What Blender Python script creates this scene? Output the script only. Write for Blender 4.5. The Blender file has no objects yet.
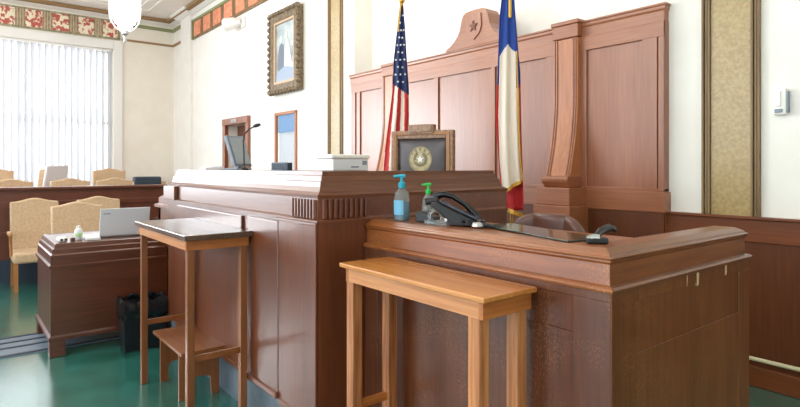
import bpy, bmesh, math, random
from mathutils import Vector, Matrix
random.seed(7)
C = bpy.context.scene.collection
PI = math.pi

# ------------------------------------------------------------------ camera
cd = bpy.data.cameras.new('camera'); cam = bpy.data.objects.new('camera', cd); C.objects.link(cam)
cam.location = (0, 0, 1.5)
cam.rotation_euler = (PI / 2, 0, math.radians(51.4))
cd.sensor_width = 36; cd.lens = 559 / 800 * 36
cd.shift_y = -36.5 / 800
cd.clip_start = .05; cd.clip_end = 200
bpy.context.scene.camera = cam

# ------------------------------------------------------------------ light
vs = bpy.context.scene.view_settings
vs.view_transform = 'Standard'; vs.look = 'None'; vs.gamma = 1; vs.use_curve_mapping = False
vs.exposure = 0.76
w = bpy.data.worlds.new('daylight'); bpy.context.scene.world = w; w.use_nodes = True
w.node_tree.nodes['Background'].inputs[0].default_value = (.86, .93, 1, 1)
w.node_tree.nodes['Background'].inputs[1].default_value = 1.9

def area(name, loc, rot, sx, sy, power, col):
    l = bpy.data.lights.new(name, 'AREA'); l.shape = 'RECTANGLE'; l.size = sx; l.size_y = sy
    l.energy = power; l.color = col
    o = bpy.data.objects.new(name, l); C.objects.link(o); o.location = loc; o.rotation_euler = rot
    return o
# daylight outside the wide second window of the left wall
area('window_daylight', (-15.6, 1.24, 2.6), (0, -PI / 2, 0), 3.8, 3.4, 210, (.95, .97, 1))
area('window_daylight', (-15.6, -4.2, 2.6), (0, -PI / 2, 0), 3.8, 5.4, 900, (.93, .95, 1))

# added fill: bare unseen point lights that brighten the walls and ceiling
for p in ((-5.4, 2.1, 4.15), (-5.4, -2.2, 4.15), (-9.8, -2.2, 4.15), (-1.0, -2.2, 4.15)):
    l = bpy.data.lights.new('fill_light', 'POINT'); l.energy = 60; l.shadow_soft_size = .25; l.color = (1, .95, .88)
    o = bpy.data.objects.new('fill_light', l); C.objects.link(o); o.location = p

# ------------------------------------------------------------------ materials
def srgb(c):
    return tuple(((v / 255) / 12.92 if v / 255 <= .04045 else (((v / 255) + .055) / 1.055) ** 2.4) for v in c) + (1,)

def base_mat(name, col, rough=.5, metal=0, spec=.5, **kw):
    m = bpy.data.materials.new(name); m.use_nodes = True
    b = m.node_tree.nodes['Principled BSDF']
    b.inputs['Base Color'].default_value = srgb(col)
    b.inputs['Roughness'].default_value = rough
    b.inputs['Metallic'].default_value = metal
    b.inputs['Specular IOR Level'].default_value = spec
    for k, v in kw.items():
        b.inputs[k.replace('_', ' ')].default_value = v
    return m

def noisy(name, c1, c2, scale=8, rough=.5, stretch=(1, 1, 1), lo=.35, hi=.65, bump=0, detail=4, metal=0, spec=.5, **kw):
    m = base_mat(name, c1, rough, metal, spec, **kw); nt = m.node_tree; b = nt.nodes['Principled BSDF']
    tc = nt.nodes.new('ShaderNodeTexCoord'); mp = nt.nodes.new('ShaderNodeMapping')
    mp.inputs['Scale'].default_value = stretch
    n = nt.nodes.new('ShaderNodeTexNoise'); n.inputs['Scale'].default_value = scale; n.inputs['Detail'].default_value = detail
    r = nt.nodes.new('ShaderNodeValToRGB')
    r.color_ramp.elements[0].position = lo; r.color_ramp.elements[1].position = hi
    r.color_ramp.elements[0].color = srgb(c1); r.color_ramp.elements[1].color = srgb(c2)
    L = nt.links.new
    L(tc.outputs['Object'], mp.inputs[0]); L(mp.outputs[0], n.inputs['Vector']); L(n.outputs['Fac'], r.inputs[0]); L(r.outputs[0], b.inputs['Base Color'])
    if bump:
        bp = nt.nodes.new('ShaderNodeBump'); bp.inputs['Strength'].default_value = bump; bp.inputs['Distance'].default_value = .01
        L(n.outputs['Fac'], bp.inputs['Height']); L(bp.outputs[0], b.inputs['Normal'])
    return m

def wood(name, dark, light, axis='z', rough=.3, coat=.0, worn=0, worncol=(190, 130, 80), grain=1.0, spec=.5):
    """fine grain along one axis, broad figure, optional scuffs"""
    dark = (dark[0], dark[1] * .94, dark[2] * .80); light = (light[0], light[1] * .95, light[2] * .82)
    m = base_mat(name, dark, rough, 0, spec); nt = m.node_tree; b = nt.nodes['Principled BSDF']; L = nt.links.new
    b.inputs['Coat Weight'].default_value = coat; b.inputs['Coat Roughness'].default_value = .3 if rough > .25 else .12
    tc = nt.nodes.new('ShaderNodeTexCoord')
    def noise(sc, st, det=4):
        mp = nt.nodes.new('ShaderNodeMapping'); mp.inputs['Scale'].default_value = st
        n = nt.nodes.new('ShaderNodeTexNoise'); n.inputs['Scale'].default_value = sc; n.inputs['Detail'].default_value = det
        L(tc.outputs['Object'], mp.inputs[0]); L(mp.outputs[0], n.inputs['Vector']); return n
    st = {'x': (.05, 1, 1), 'y': (1, .05, 1), 'z': (1, 1, .05)}[axis]
    n1 = noise(60 * grain, st); n2 = noise(6 * grain, st, 2)
    ad = nt.nodes.new('ShaderNodeMath'); ad.operation = 'ADD'
    mu = nt.nodes.new('ShaderNodeMath'); mu.operation = 'MULTIPLY'; mu.inputs[1].default_value = .55
    mv = nt.nodes.new('ShaderNodeMath'); mv.operation = 'MULTIPLY'; mv.inputs[1].default_value = .45
    L(n1.outputs['Fac'], mu.inputs[0]); L(n2.outputs['Fac'], mv.inputs[0]); L(mu.outputs[0], ad.inputs[0]); L(mv.outputs[0], ad.inputs[1])
    r = nt.nodes.new('ShaderNodeValToRGB')
    r.color_ramp.elements[0].position = .36; r.color_ramp.elements[1].position = .64
    r.color_ramp.elements[0].color = srgb(dark); r.color_ramp.elements[1].color = srgb(light)
    L(ad.outputs[0], r.inputs[0]); out = r.outputs[0]
    if worn:
        n3 = noise(5, (1, 1, 1), 8); n4 = noise(190, (1, 1, .55), 9)
        # broad rubbed patches times fine broken flecks
        r3 = nt.nodes.new('ShaderNodeValToRGB'); r3.color_ramp.elements[0].position = .44; r3.color_ramp.elements[1].position = .66
        r4 = nt.nodes.new('ShaderNodeValToRGB'); r4.color_ramp.elements[0].position = .52; r4.color_ramp.elements[1].position = .60
        L(n3.outputs['Fac'], r3.inputs[0]); L(n4.outputs['Fac'], r4.inputs[0])
        mm = nt.nodes.new('ShaderNodeMath'); mm.operation = 'MULTIPLY'; L(r3.outputs[0], mm.inputs[0]); L(r4.outputs[0], mm.inputs[1])
        ms = nt.nodes.new('ShaderNodeMath'); ms.operation = 'MULTIPLY'; ms.inputs[1].default_value = worn; L(mm.outputs[0], ms.inputs[0])
        mx = nt.nodes.new('ShaderNodeMix'); mx.data_type = 'RGBA'
        L(ms.outputs[0], mx.inputs['Factor']); L(out, mx.inputs['A']); mx.inputs['B'].default_value = srgb(worncol); out = mx.outputs['Result']
        rr = nt.nodes.new('ShaderNodeMapRange'); rr.inputs['To Min'].default_value = rough; rr.inputs['To Max'].default_value = rough + .3
        L(ms.outputs[0], rr.inputs['Value']); L(rr.outputs[0], b.inputs['Roughness'])
    L(out, b.inputs['Base Color'])
    return m

M = {}
M['wall'] = noisy('plaster_wall', (237, 233, 224), (241, 238, 230), 3, .75)
M['wall_w'] = noisy('plaster_window_wall', (236, 229, 214), (240, 234, 220), 3, .75)
M['ceil'] = noisy('plaster_ceiling', (240, 236, 228), (244, 240, 233), 3, .8)
M['white'] = base_mat('white_paint', (238, 236, 230), .45)
M['floor'] = noisy('green_linoleum', (32, 96, 84), (50, 124, 112), 5, .26, detail=8, bump=.01, spec=1.0, Coat_Weight=1, Coat_Roughness=.2, Coat_IOR=1.7)
M['bench_v'] = wood('bench_mahogany_vertical', (86, 44, 26), (114, 62, 38), 'z', .36, .55)
M['bench_h'] = wood('bench_mahogany_long', (94, 50, 30), (120, 68, 42), 'x', .42, .65)
M['bench_y'] = wood('bench_mahogany_side', (92, 50, 28), (116, 68, 40), 'y', .4, .15)
M['wit_v'] = wood('witness_mahogany_front', (76, 40, 25), (104, 58, 36), 'z', .35, .25, .6, (150, 100, 68))
M['wit_h'] = wood('witness_mahogany_rail', (120, 66, 32), (156, 94, 52), 'x', .28, .6, .5, (205, 140, 80))
M['wit_s'] = wood('witness_mahogany_side', (92, 52, 24), (120, 74, 38), 'z', .38, .1, .5, (160, 112, 66))
M['wit_sy'] = wood('witness_mahogany_side_rail', (104, 60, 30), (136, 84, 46), 'y', .32, .2, .3, (160, 110, 64))
M['oak_x'] = wood('oak_top', (176, 116, 64), (206, 146, 88), 'x', .22, .3, grain=.8)
M['oak_ax'] = wood('oak_apron', (168, 108, 74), (208, 152, 112), 'x', .35, .1, grain=.9)
M['oak_ay'] = wood('oak_apron_side', (150, 88, 46), (188, 122, 70), 'y', .35, .1, grain=.9)
M['oak_z'] = wood('oak_leg', (134, 78, 46), (204, 146, 106), 'z', .4, .1, grain=1.3)
M['honey_z'] = wood('honey_leg', (116, 70, 42), (144, 92, 58), 'z', .4, .1)
M['honey_x'] = wood('honey_board', (122, 74, 44), (150, 96, 60), 'x', .35, .1)
M['slate'] = wood('dark_varnished_top', (74, 56, 52), (98, 78, 72), 'x', .27, .35)
M['rer_v'] = wood('reredos_veneer', (134, 82, 58), (156, 100, 74), 'z', .36, .7)
M['rer_h'] = wood('reredos_rail', (140, 86, 60), (162, 106, 78), 'x', .36, .5)
M['rer_p'] = wood('reredos_pilaster', (164, 104, 70), (190, 128, 92), 'z', .34, .4)
M['wains'] = wood('wainscot_veneer', (104, 56, 28), (128, 72, 40), 'x', .4, .1)
M['wains_v'] = wood('wainscot_panel', (86, 46, 24), (106, 60, 34), 'z', .4, .1)
M['jury'] = wood('jury_rail_wood', (84, 42, 32), (108, 58, 44), 'x', .35, .25)
M['desk'] = wood('desk_mahogany', (74, 36, 22), (98, 52, 34), 'y', .3, .3)
M['toe'] = noisy('grey_toe_kick', (84, 96, 106), (98, 110, 120), 12, .45)
M['tan'] = noisy('tan_upholstery', (188, 158, 126), (203, 173, 141), 40, .85)
M['chairwood'] = wood('chair_beech', (150, 104, 66), (176, 128, 86), 'z', .4)
M['brownleather'] = base_mat('brown_leather', (98, 62, 52), .3)
M['greyleather'] = base_mat('grey_leather', (84, 78, 80), .35)
M['carved'] = noisy('carved_chair_wood', (134, 102, 80), (172, 138, 112), 40, .45, bump=.15)
M['gold'] = noisy('gold_stipple', (158, 132, 80), (180, 154, 100), 48, .4, detail=8, Coat_Weight=.8, Coat_Roughness=.25)
M['goldbar'] = wood('bronze_stripe', (110, 90, 66), (146, 126, 100), 'z', .5)
M['brownband'] = base_mat('brown_band_paint', (150, 118, 78), .6)
M['greenband'] = base_mat('green_band_paint', (136, 144, 98), .6)
M['olive'] = noisy('olive_band', (122, 122, 92), (176, 166, 136), 18, .6)
M['orange'] = noisy('orange_panel', (214, 128, 92), (232, 160, 124), 14, .6)
M['floral'] = noisy('red_floral_on_cream', (188, 92, 76), (240, 228, 200), 13, .6, lo=.47, hi=.53, detail=5)
M['plastic'] = base_mat('light_grey_plastic', (222, 224, 228), .4)
M['greyplastic'] = base_mat('grey_plastic', (128, 138, 150), .4)
M['black'] = base_mat('black_plastic', (22, 24, 28), .35)
M['blackgloss'] = base_mat('black_gloss', (18, 20, 24), .15)
M['bag'] = base_mat('black_bin_bag', (20, 24, 28), .2)
M['screen'] = base_mat('grey_screen', (150, 160, 166), .3)
M['dkscreen'] = base_mat('dark_screen', (60, 76, 92), .2)
M['silver'] = base_mat('silver_metal', (190, 192, 192), .3, .9)
M['brass'] = base_mat('brass', (206, 160, 70), .3, .9)
M['paper'] = base_mat('white_paper', (240, 240, 242), .6)
M['pipe'] = base_mat('cream_conduit', (216, 206, 170), .5)
M['blue'] = base_mat('flag_blue', (28, 44, 92), .7)
M['tblue'] = base_mat('flag_bright_blue', (30, 66, 150), .7)
M['red'] = base_mat('flag_red', (196, 44, 48), .7)
M['fwhite'] = base_mat('flag_white', (236, 222, 206), .7)
M['fringe'] = noisy('gold_fringe', (206, 150, 40), (236, 190, 80), 120, .6, stretch=(1, 1, .2))
M['darknavy'] = base_mat('dark_navy_cloth', (48, 62, 74), .7)
M['greenglass'] = base_mat('green_black_blotter', (40, 54, 46), .1)
M['whitecloth'] = base_mat('white_cloth', (232, 230, 236), .8)
M['rubber'] = base_mat('dark_rubber', (46, 58, 74), .4)
M['ribbon'] = base_mat('pale_strip', (120, 134, 150), .35)
M['sky_blue'] = base_mat('blue_gel', (70, 170, 205), .2, Transmission_Weight=.3)
M['teal'] = base_mat('teal_pump', (20, 165, 190), .3)
M['greenp'] = base_mat('green_pump', (30, 185, 80), .3)
M['clear'] = base_mat('clear_plastic', (225, 235, 235), .08, Transmission_Weight=.85, IOR=1.35)
def pane_mat():
    m = bpy.data.materials.new('window_glass'); m.use_nodes = True; nt = m.node_tree
    for n in list(nt.nodes): nt.nodes.remove(n)
    o = nt.nodes.new('ShaderNodeOutputMaterial'); mx = nt.nodes.new('ShaderNodeMixShader'); mx.inputs[0].default_value = .08
    t = nt.nodes.new('ShaderNodeBsdfTransparent'); g = nt.nodes.new('ShaderNodeBsdfGlossy'); g.inputs['Roughness'].default_value = .03
    t.inputs[0].default_value = (.95, .97, .97, 1)
    nt.links.new(t.outputs[0], mx.inputs[1]); nt.links.new(g.outputs[0], mx.inputs[2]); nt.links.new(mx.outputs[0], o.inputs[0])
    return m
M['glass'] = pane_mat()
M['seal'] = noisy('seal_gold', (178, 162, 120), (206, 192, 150), 30, .5)
M['frame'] = noisy('carved_frame_bronze', (92, 74, 52), (140, 120, 92), 26, .5, bump=.3)
M['liner'] = base_mat('frame_liner', (206, 176, 146), .5)
M['photo'] = None

def blind_mat():
    m = bpy.data.materials.new('blind_fabric'); m.use_nodes = True; nt = m.node_tree
    for n in list(nt.nodes): nt.nodes.remove(n)
    o = nt.nodes.new('ShaderNodeOutputMaterial'); mx = nt.nodes.new('ShaderNodeMixShader')
    d = nt.nodes.new('ShaderNodeBsdfDiffuse'); t = nt.nodes.new('ShaderNodeBsdfTranslucent')
    d.inputs[0].default_value = srgb((228, 228, 230)); t.inputs[0].default_value = srgb((205, 205, 208))
    mx.inputs[0].default_value = .4
    nt.links.new(d.outputs[0], mx.inputs[1]); nt.links.new(t.outputs[0], mx.inputs[2]); nt.links.new(mx.outputs[0], o.inputs[0])
    return m
M['blind'] = blind_mat()

def lamp_mat():
    m = base_mat('lit_opal_glass', (245, 245, 245), .3)
    b = m.node_tree.nodes['Principled BSDF']
    b.inputs['Emission Color'].default_value = (1, .98, .96, 1); b.inputs['Emission Strength'].default_value = 4.0
    return m
M['opal'] = lamp_mat()

def portrait_mat():
    """old group photograph: misty blue-grey ground, pale and dark standing patches"""
    m = base_mat('old_photograph', (180, 190, 196), .25); nt = m.node_tree; b = nt.nodes['Principled BSDF']; L = nt.links.new
    tc = nt.nodes.new('ShaderNodeTexCoord'); n = nt.nodes.new('ShaderNodeTexNoise'); n.inputs['Scale'].default_value = 2.6; n.inputs['Detail'].default_value = 5
    r = nt.nodes.new('ShaderNodeValToRGB'); e = r.color_ramp.elements
    e[0].position = .35; e[0].color = srgb((140, 152, 160)); e[1].position = .65; e[1].color = srgb((206, 216, 214))
    L(tc.outputs['Object'], n.inputs['Vector']); L(n.outputs['Fac'], r.inputs[0]); L(r.outputs[0], b.inputs['Base Color'])
    return m
M['photo'] = portrait_mat()

# ------------------------------------------------------------------ builders
class MB:
    def __init__(s): s.v = []; s.f = []; s.mi = []; s.smooth = False
    def add(s, vs, fs, mi=0):
        k = len(s.v); s.v += [tuple(p) for p in vs]; s.f += [tuple(i + k for i in f) for f in fs]; s.mi += [mi] * len(fs); return s
    def box(s, x0, x1, y0, y1, z0, z1, mi=0):
        if x0 > x1: x0, x1 = x1, x0
        if y0 > y1: y0, y1 = y1, y0
        if z0 > z1: z0, z1 = z1, z0
        vs = [(x, y, z) for z in (z0, z1) for x, y in ((x0, y0), (x1, y0), (x1, y1), (x0, y1))]
        return s.add(vs, [(3, 2, 1, 0), (4, 5, 6, 7), (0, 1, 5, 4), (1, 2, 6, 5), (2, 3, 7, 6), (3, 0, 4, 7)], mi)
    def prism(s, pts, axis, a, b, mi=0):
        """polygon pts (2-D) extruded along axis from a to b; plane order: x->(y,z) y->(x,z) z->(x,y)"""
        def P(p, t): return {'x': (t, p[0], p[1]), 'y': (p[0], t, p[1]), 'z': (p[0], p[1], t)}[axis]
        n = len(pts); vs = [P(p, a) for p in pts] + [P(p, b) for p in pts]
        fs = [tuple(range(n))[::-1], tuple(range(n, 2 * n))] + [(i, (i + 1) % n, n + (i + 1) % n, n + i) for i in range(n)]
        return s.add(vs, fs, mi)
    def lathe(s, prof, c=(0, 0, 0), n=20, mi=0, flute=0, nf=8):
        k = len(prof); vs = []
        for i in range(n):
            a = 2 * PI * i / n
            for r, z in prof:
                rr = r * (1 + flute * math.cos(nf * a)); vs.append((c[0] + rr * math.cos(a), c[1] + rr * math.sin(a), c[2] + z))
        fs = []
        for i in range(n):
            j = (i + 1) % n
            for q in range(k - 1): fs.append((i * k + q, j * k + q, j * k + q + 1, i * k + q + 1))
        fs.append(tuple(i * k for i in range(n))[::-1]); fs.append(tuple(i * k + k - 1 for i in range(n)))
        return s.add(vs, fs, mi)
    def tube(s, pts, r, n=10, mi=0, rs=None):
        pts = [Vector(p) for p in pts]; vs = []; prev = None
        for i, p in enumerate(pts):
            d = (pts[min(i + 1, len(pts) - 1)] - pts[max(i - 1, 0)]).normalized()
            if prev is None:
                u = d.cross(Vector((0, 0, 1)));
                if u.length < .05: u = d.cross(Vector((1, 0, 0)))
            else: u = prev - d * prev.dot(d)
            u.normalize(); prev = u; v = d.cross(u); q = rs[i] if rs else r
            for k in range(n):
                a = 2 * PI * k / n; vs.append(p + (u * math.cos(a) + v * math.sin(a)) * q)
        fs = [(i * n + k, i * n + (k + 1) % n, (i + 1) * n + (k + 1) % n, (i + 1) * n + k) for i in range(len(pts) - 1) for k in range(n)]
        fs += [tuple(range(n))[::-1], tuple(range((len(pts) - 1) * n, len(pts) * n))]
        return s.add(vs, fs, mi)
    def sweep(s, path, prof, mi=0, o0=None, o1=None):
        """closed profile of (out, z) swept along an xy polyline; out is to the right of travel, corners mitred"""
        n = len(path); P = [Vector(p) for p in path]; offs = []
        for i in range(n):
            def nrm(a, b): d = (b - a).normalized(); return Vector((d.y, -d.x))
            if i == 0: o = nrm(P[0], P[1])
            elif i == n - 1: o = nrm(P[-2], P[-1])
            else:
                a = nrm(P[i - 1], P[i]); b = nrm(P[i], P[i + 1]); o = (a + b); o = o / max(.2, o.dot(a))
            offs.append(o)
        if o0: offs[0] = Vector(o0)
        if o1: offs[-1] = Vector(o1)
        k = len(prof); vs = []
        for p, o in zip(P, offs):
            for a, z in prof: vs.append((p.x + o.x * a, p.y + o.y * a, z))
        fs = [(i * k + q, (i + 1) * k + q, (i + 1) * k + (q + 1) % k, i * k + (q + 1) % k) for i in range(n - 1) for q in range(k)]
        fs += [tuple(range(k)), tuple(range((n - 1) * k, n * k))[::-1]]
        return s.add(vs, fs, mi)
    def grid(s, fn, nu, nv, mat=None, thick=None):
        k = len(s.v)
        for j in range(nv + 1):
            for i in range(nu + 1): s.v.append(tuple(fn(i / nu, j / nv)))
        for j in range(nv):
            for i in range(nu):
                a = k + j * (nu + 1) + i; s.f.append((a, a + 1, a + nu + 2, a + nu + 1)); s.mi.append(mat((i + .5) / nu, (j + .5) / nv) if mat else 0)
        return s
    def build(s, name, mats, parent=None, bevel=0, smooth=False, world=True, solid=0, sub=0, rot=None):
        me = bpy.data.meshes.new(name)
        off = Vector((0, 0, 0))
        if parent is not None and world:
            p = parent
            while p is not None: off += p.location; p = p.parent
        me.from_pydata([tuple(Vector(v) - off) for v in s.v], [], s.f)
        for m in (mats if isinstance(mats, (list, tuple)) else [mats]): me.materials.append(m)
        for p, i in zip(me.polygons, s.mi): p.material_index = i; p.use_smooth = smooth
        bm = bmesh.new(); bm.from_mesh(me); bmesh.ops.recalc_face_normals(bm, faces=bm.faces); bm.to_mesh(me); bm.free()
        if smooth: me.set_sharp_from_angle(angle=math.radians(40))
        o = bpy.data.objects.new(name, me); C.objects.link(o)
        if parent is not None: o.parent = parent
        if solid: md = o.modifiers.new('s', 'SOLIDIFY'); md.thickness = solid; md.offset = 0
        if bevel: md = o.modifiers.new('b', 'BEVEL'); md.width = bevel; md.segments = 2; md.limit_method = 'ANGLE'; md.angle_limit = math.radians(35)
        if sub: md = o.modifiers.new('u', 'SUBSURF'); md.levels = sub; md.render_levels = sub
        return o

def thing(name, label, cat, loc=(0, 0, 0), rz=0, group=None):
    o = bpy.data.objects.new(name, None); C.objects.link(o); o.location = loc; o.rotation_euler = (0, 0, rz)
    o['label'] = label; o['category'] = cat
    if group: o['group'] = group
    return o
def tag(o, label, cat, group=None):
    o['label'] = label; o['category'] = cat
    if group: o['group'] = group
    return o
def struct(o): o['kind'] = 'structure'; return o
def dup(root, loc, rz, label=None, group=None):
    r = root.copy(); C.objects.link(r); r.location = loc; r.rotation_euler = (0, 0, rz)
    if label: r['label'] = label
    if group: r['group'] = group
    for ch in list(root.children):
        c = ch.copy(); C.objects.link(c); c.parent = r
        for g in list(ch.children):
            d = g.copy(); C.objects.link(d); d.parent = c
    return r
def setempty(name, loc=(0, 0, 0)):
    o = bpy.data.objects.new(name, None); C.objects.link(o); o.location = loc; o['kind'] = 'structure'; return o

# ================================================================== the room
X0, YB, CZ, XR, YF = -14.5, 4.31, 5.12, 2.6, -7.5     # window wall, back wall, ceiling, right wall, front edge
AX0, AX1, AY = -6.41, -2.10, 4.61                     # shallow alcove behind the panelling

struct(MB().box(X0 - .2, XR + .2, YF, YB + .6, -.1, 0).build('floor', M['floor']))
# ceiling with raised beads
b = MB().box(X0 - .2, XR + .2, YF, YB + .6, CZ, CZ + .1)
for k in range(4):
    xa = X0 + .75 + k * 4.1; xb = xa + 3.3
    for (ya, yb) in ((.4, 3.55), (-3.6, -.4)):
        for ins in (0, .22):
            for (p, q, r_, t) in ((xa + ins, xb - ins, ya + ins, ya + ins + .05), (xa + ins, xb - ins, yb - ins - .05, yb - ins), (xa + ins, xa + ins + .05, ya + ins, yb - ins), (xb - ins - .05, xb - ins, ya + ins, yb - ins)):
                b.box(p, q, r_, t, CZ - .03, CZ + .01)
struct(b.build('ceiling', M['ceil']))

# back wall: pieces around the alcove and the two doors
DA = (-11.0, -9.95, 2.33); DB = (-8.77, -8.08, 2.38)
b = MB()
b.box(X0 - .2, DA[0], YB, YB + .3, 0, CZ); b.box(DA[0], DA[1], YB, YB + .3, DA[2], CZ); b.box(DA[1], DB[0], YB, YB + .3, 0, CZ)
b.box(DB[0], DB[1], YB, YB + .3, DB[2], CZ); b.box(DB[1], AX0, YB, YB + .3, 0, CZ)
b.box(AX0, AX1, AY, AY + .1, 0, CZ)
b.box(AX1, XR + .2, YB, YB + .3, 0, CZ)
b.box(-13.72, -13.02, YB - .07, YB, 0, CZ)                 # plaster pier near the corner
struct(b.build('wall_back', M['wall']))
struct(MB().box(XR, XR + .2, YF, YB, 0, CZ).build('wall_right', M['wall']))
# window wall with two tall windows
W = [(-.45, 2.93), (-6.9, -1.5)]; WZ0, WZ1 = .85, 4.27
b = MB(); ys = [YF] + [v for w_ in sorted(W) for v in w_] + [YB]
for a, c in zip(ys[::2], ys[1::2]): b.box(X0 - .25, X0, a, c, 0, CZ)
for a, c in W: b.box(X0 - .25, X0, a, c, 0, WZ0); b.box(X0 - .25, X0, a, c, WZ1, CZ)
struct(b.build('wall_left', M['wall_w']))
for k, (a, c) in enumerate(W):
    o = struct(MB().box(X0 - .2, X0 - .15, a, a + .08, WZ0, WZ1).box(X0 - .2, X0 - .15, c - .08, c, WZ0, WZ1).box(X0 - .2, X0 - .15, a, c, WZ0, WZ0 + .1).box(X0 - .2, X0 - .15, a, c, WZ1 - .1, WZ1)
        .box(X0 - .2, X0 - .15, (a + c) / 2 - .03, (a + c) / 2 + .03, WZ0, WZ1).box(X0 - .2, X0 - .15, a, c, 2.5, 2.56).build('window_%d' % (k + 1), M['white']))
    MB().box(X0 - .18, X0 - .172, a + .05, c - .05, WZ0 + .05, WZ1 - .05).build('pane', M['glass'], o)
    # casing on the room side
    MB().box(X0, X0 + .05, c, c + .2, WZ0 - .1, WZ1 + .2).box(X0, X0 + .05, a - .2, a, WZ0 - .1, WZ1 + .2).box(X0, X0 + .05, a, c, WZ1, WZ1 + .2).box(X0, X0 + .14, a - .22, c + .22, WZ0 - .1, WZ0 - .04).build('window_casing', M['white'], o, bevel=.015)

# painted bands and friezes
b = MB()
cr = [(0, 5.12), (0, 5.0), (.05, 5.0), (.12, 5.04), (.2, 5.07), (.2, 5.12)]
b.sweep([(X0, YF), (X0, YB), (-13.72, YB), (-13.72, YB - .07), (-13.02, YB - .07), (-13.02, YB), (AX0, YB)], cr)
struct(b.build('trim_1', M['white']))
def ribbon(name, z0, z1, out, mat, pth): struct(MB().sweep(pth, [(0, z0), (out, z0), (out, z1), (0, z1)]).build(name, mat))
ribbon('trim_2', 5.045, 5.11, .24, M['brownband'], [(X0, YF), (X0, YB), (AX0, YB)])
ribbon('trim_3', 4.86, 4.93, .05, M['greenband'], [(X0, 3.12), (X0, YB), (-13.72, YB)])
ribbon('trim_4', 4.50, 4.545, .04, M['brownband'], [(X0, 3.12), (X0, YB), (-13.72, YB)])
# window frieze: cream panels with red foliage between olive bars
fr = setempty('trim_5', (X0, 1.2, 4.7))
MB().box(X0, X0 + .03, -1.5, 3.08, 4.50, 4.95).build('frieze_ground', M['olive'], fr)
y = 3.02; b = MB(); g = MB()
while y > -1.2:
    b.box(X0 + .03, X0 + .045, y - .31, y, 4.54, 4.91)
    for q in (.345, .395, .445): g.box(X0 + .03, X0 + .042, y - q - .02, y - q, 4.54, 4.91)
    y -= .50
b.build('floral_panel', M['floral'], fr); g.build('frieze_bar', M['liner'], fr)
# frieze on the back wall: orange panels in a green and gold frame
fr = setempty('trim_6', (-10, YB, 4.6))
MB().box(-13.0, AX0 - .75, YB - .03, YB, 4.42, 4.84).build('frieze_ground', M['goldbar'], fr)
MB().box(-13.0, AX0 - .75, YB - .05, YB, 4.80, 4.86).box(-13.0, -12.93, YB - .05, YB, 4.42, 4.86).build('frieze_edge', M['greenband'], fr)
b = MB(); x = -12.86
while x < AX0 - 1.3: b.box(x, x + .42, YB - .042, YB - .02, 4.47, 4.79); x += .60
b.build('orange_panel', M['orange'], fr)
# gold stripe pilasters, left and right of the panelling
for k, (xa, xb) in enumerate(((-7.07, -6.68), (-1.824, -1.44))):
    g = setempty('trim_%d' % (7 + k), (xa, YB, 1.15))
    MB().box(xa + .06, xb - .06, YB - .012, YB, 1.16, CZ).build('gold_field', M['gold'], g)
    q = MB()
    for e in (xa, xb - .062):
        for j in range(3): q.box(e + j * .021, e + j * .021 + .016, YB - .03 + .008 * (j % 2), YB, 1.16, CZ)
    q.build('stripe', M['goldbar'], g, bevel=.003)

# wainscot along the back wall
for nm, xa, xb in (('baseboard_back', AX1 + .02, XR), ('baseboard_left', X0, DA[0] - .12), ('baseboard_middle', DA[1] + .12, DB[0] - .1), ('baseboard_alcove', DB[1] + .1, AX0 + .01)):
    o = setempty(nm, (xa, YB, 0))
    MB().box(xa, xb, YB - .02, YB, .12, .99).build('wainscot_panel', M['wains_v'], o)
    MB().box(xa, xb, YB - .035, YB, .985, 1.14).box(xa, xb, YB - .055, YB, 1.14, 1.16).build('wainscot_cap', M['wains'], o, bevel=.004)
    MB().box(xa, xb, YB - .045, YB, 0, .14).build('base_moulding', M['wains'], o, bevel=.008)
o = setempty('baseboard_window', (X0, 3.2, 0))
MB().box(X0, X0 + .03, YF, YB, 0, .99).build('wainscot_panel', M['wains_v'], o)

# doors of the back wall
xa, xb, zt = DA
o = setempty('door_1', (xa, YB, 0))
MB().box(xa - .1, xa + .02, YB - .06, YB + .02, 0, zt + .02).box(xb - .02, xb + .1, YB - .06, YB + .02, 0, zt + .02).box(xa - .1, xb + .1, YB - .07, YB + .02, zt, zt + .13).build('door_frame', M['rer_v'], o, bevel=.01)
MB().box(xa, xb, YB + .22, YB + .27, 0, zt).box(xa + .2, xb - .2, YB + .205, YB + .225, 1.2, zt - .25).box(xa + .2, xb - .2, YB + .205, YB + .225, .2, 1.0).build('door_panel', M['wains_v'], o, bevel=.008)
MB().box((xa + xb) / 2 - .12, (xa + xb) / 2 + .12, YB - .085, YB - .07, zt + .03, zt + .1).build('number_plate', M['silver'], o, bevel=.004)
xa, xb, zt = DB
o = setempty('door_2', (xa, YB, 0))
MB().box(xa - .04, xa + .01, YB - .03, YB + .02, 0, zt + .02).box(xb - .01, xb + .04, YB - .03, YB + .02, 0, zt + .02).box(xa - .04, xb + .04, YB - .03, YB + .02, zt - .01, zt + .04).build('door_frame', M['rer_p'], o, bevel=.006)
MB().grid(lambda u, v: (xa + .02 + u * (xb - xa - .04), YB + .035 + .012 * math.sin(u * 50), .2 + v * (zt - .24)), 60, 2, lambda u, v: 0).build('curtain', M['whitecloth'], o, smooth=True)
MB().grid(lambda u, v: (xa + .02 + u * (xb - xa - .04), YB + .020 + .012 * math.sin(u * 50), zt - .30 + v * .29), 60, 2).build('valance', base_mat('pale_blue_curtain', (140, 178, 224), .8), o, smooth=True)
MB().box(xa, xb, YB - .004, YB + .002, .1, zt).build('pane', M['glass'], o)

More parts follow.
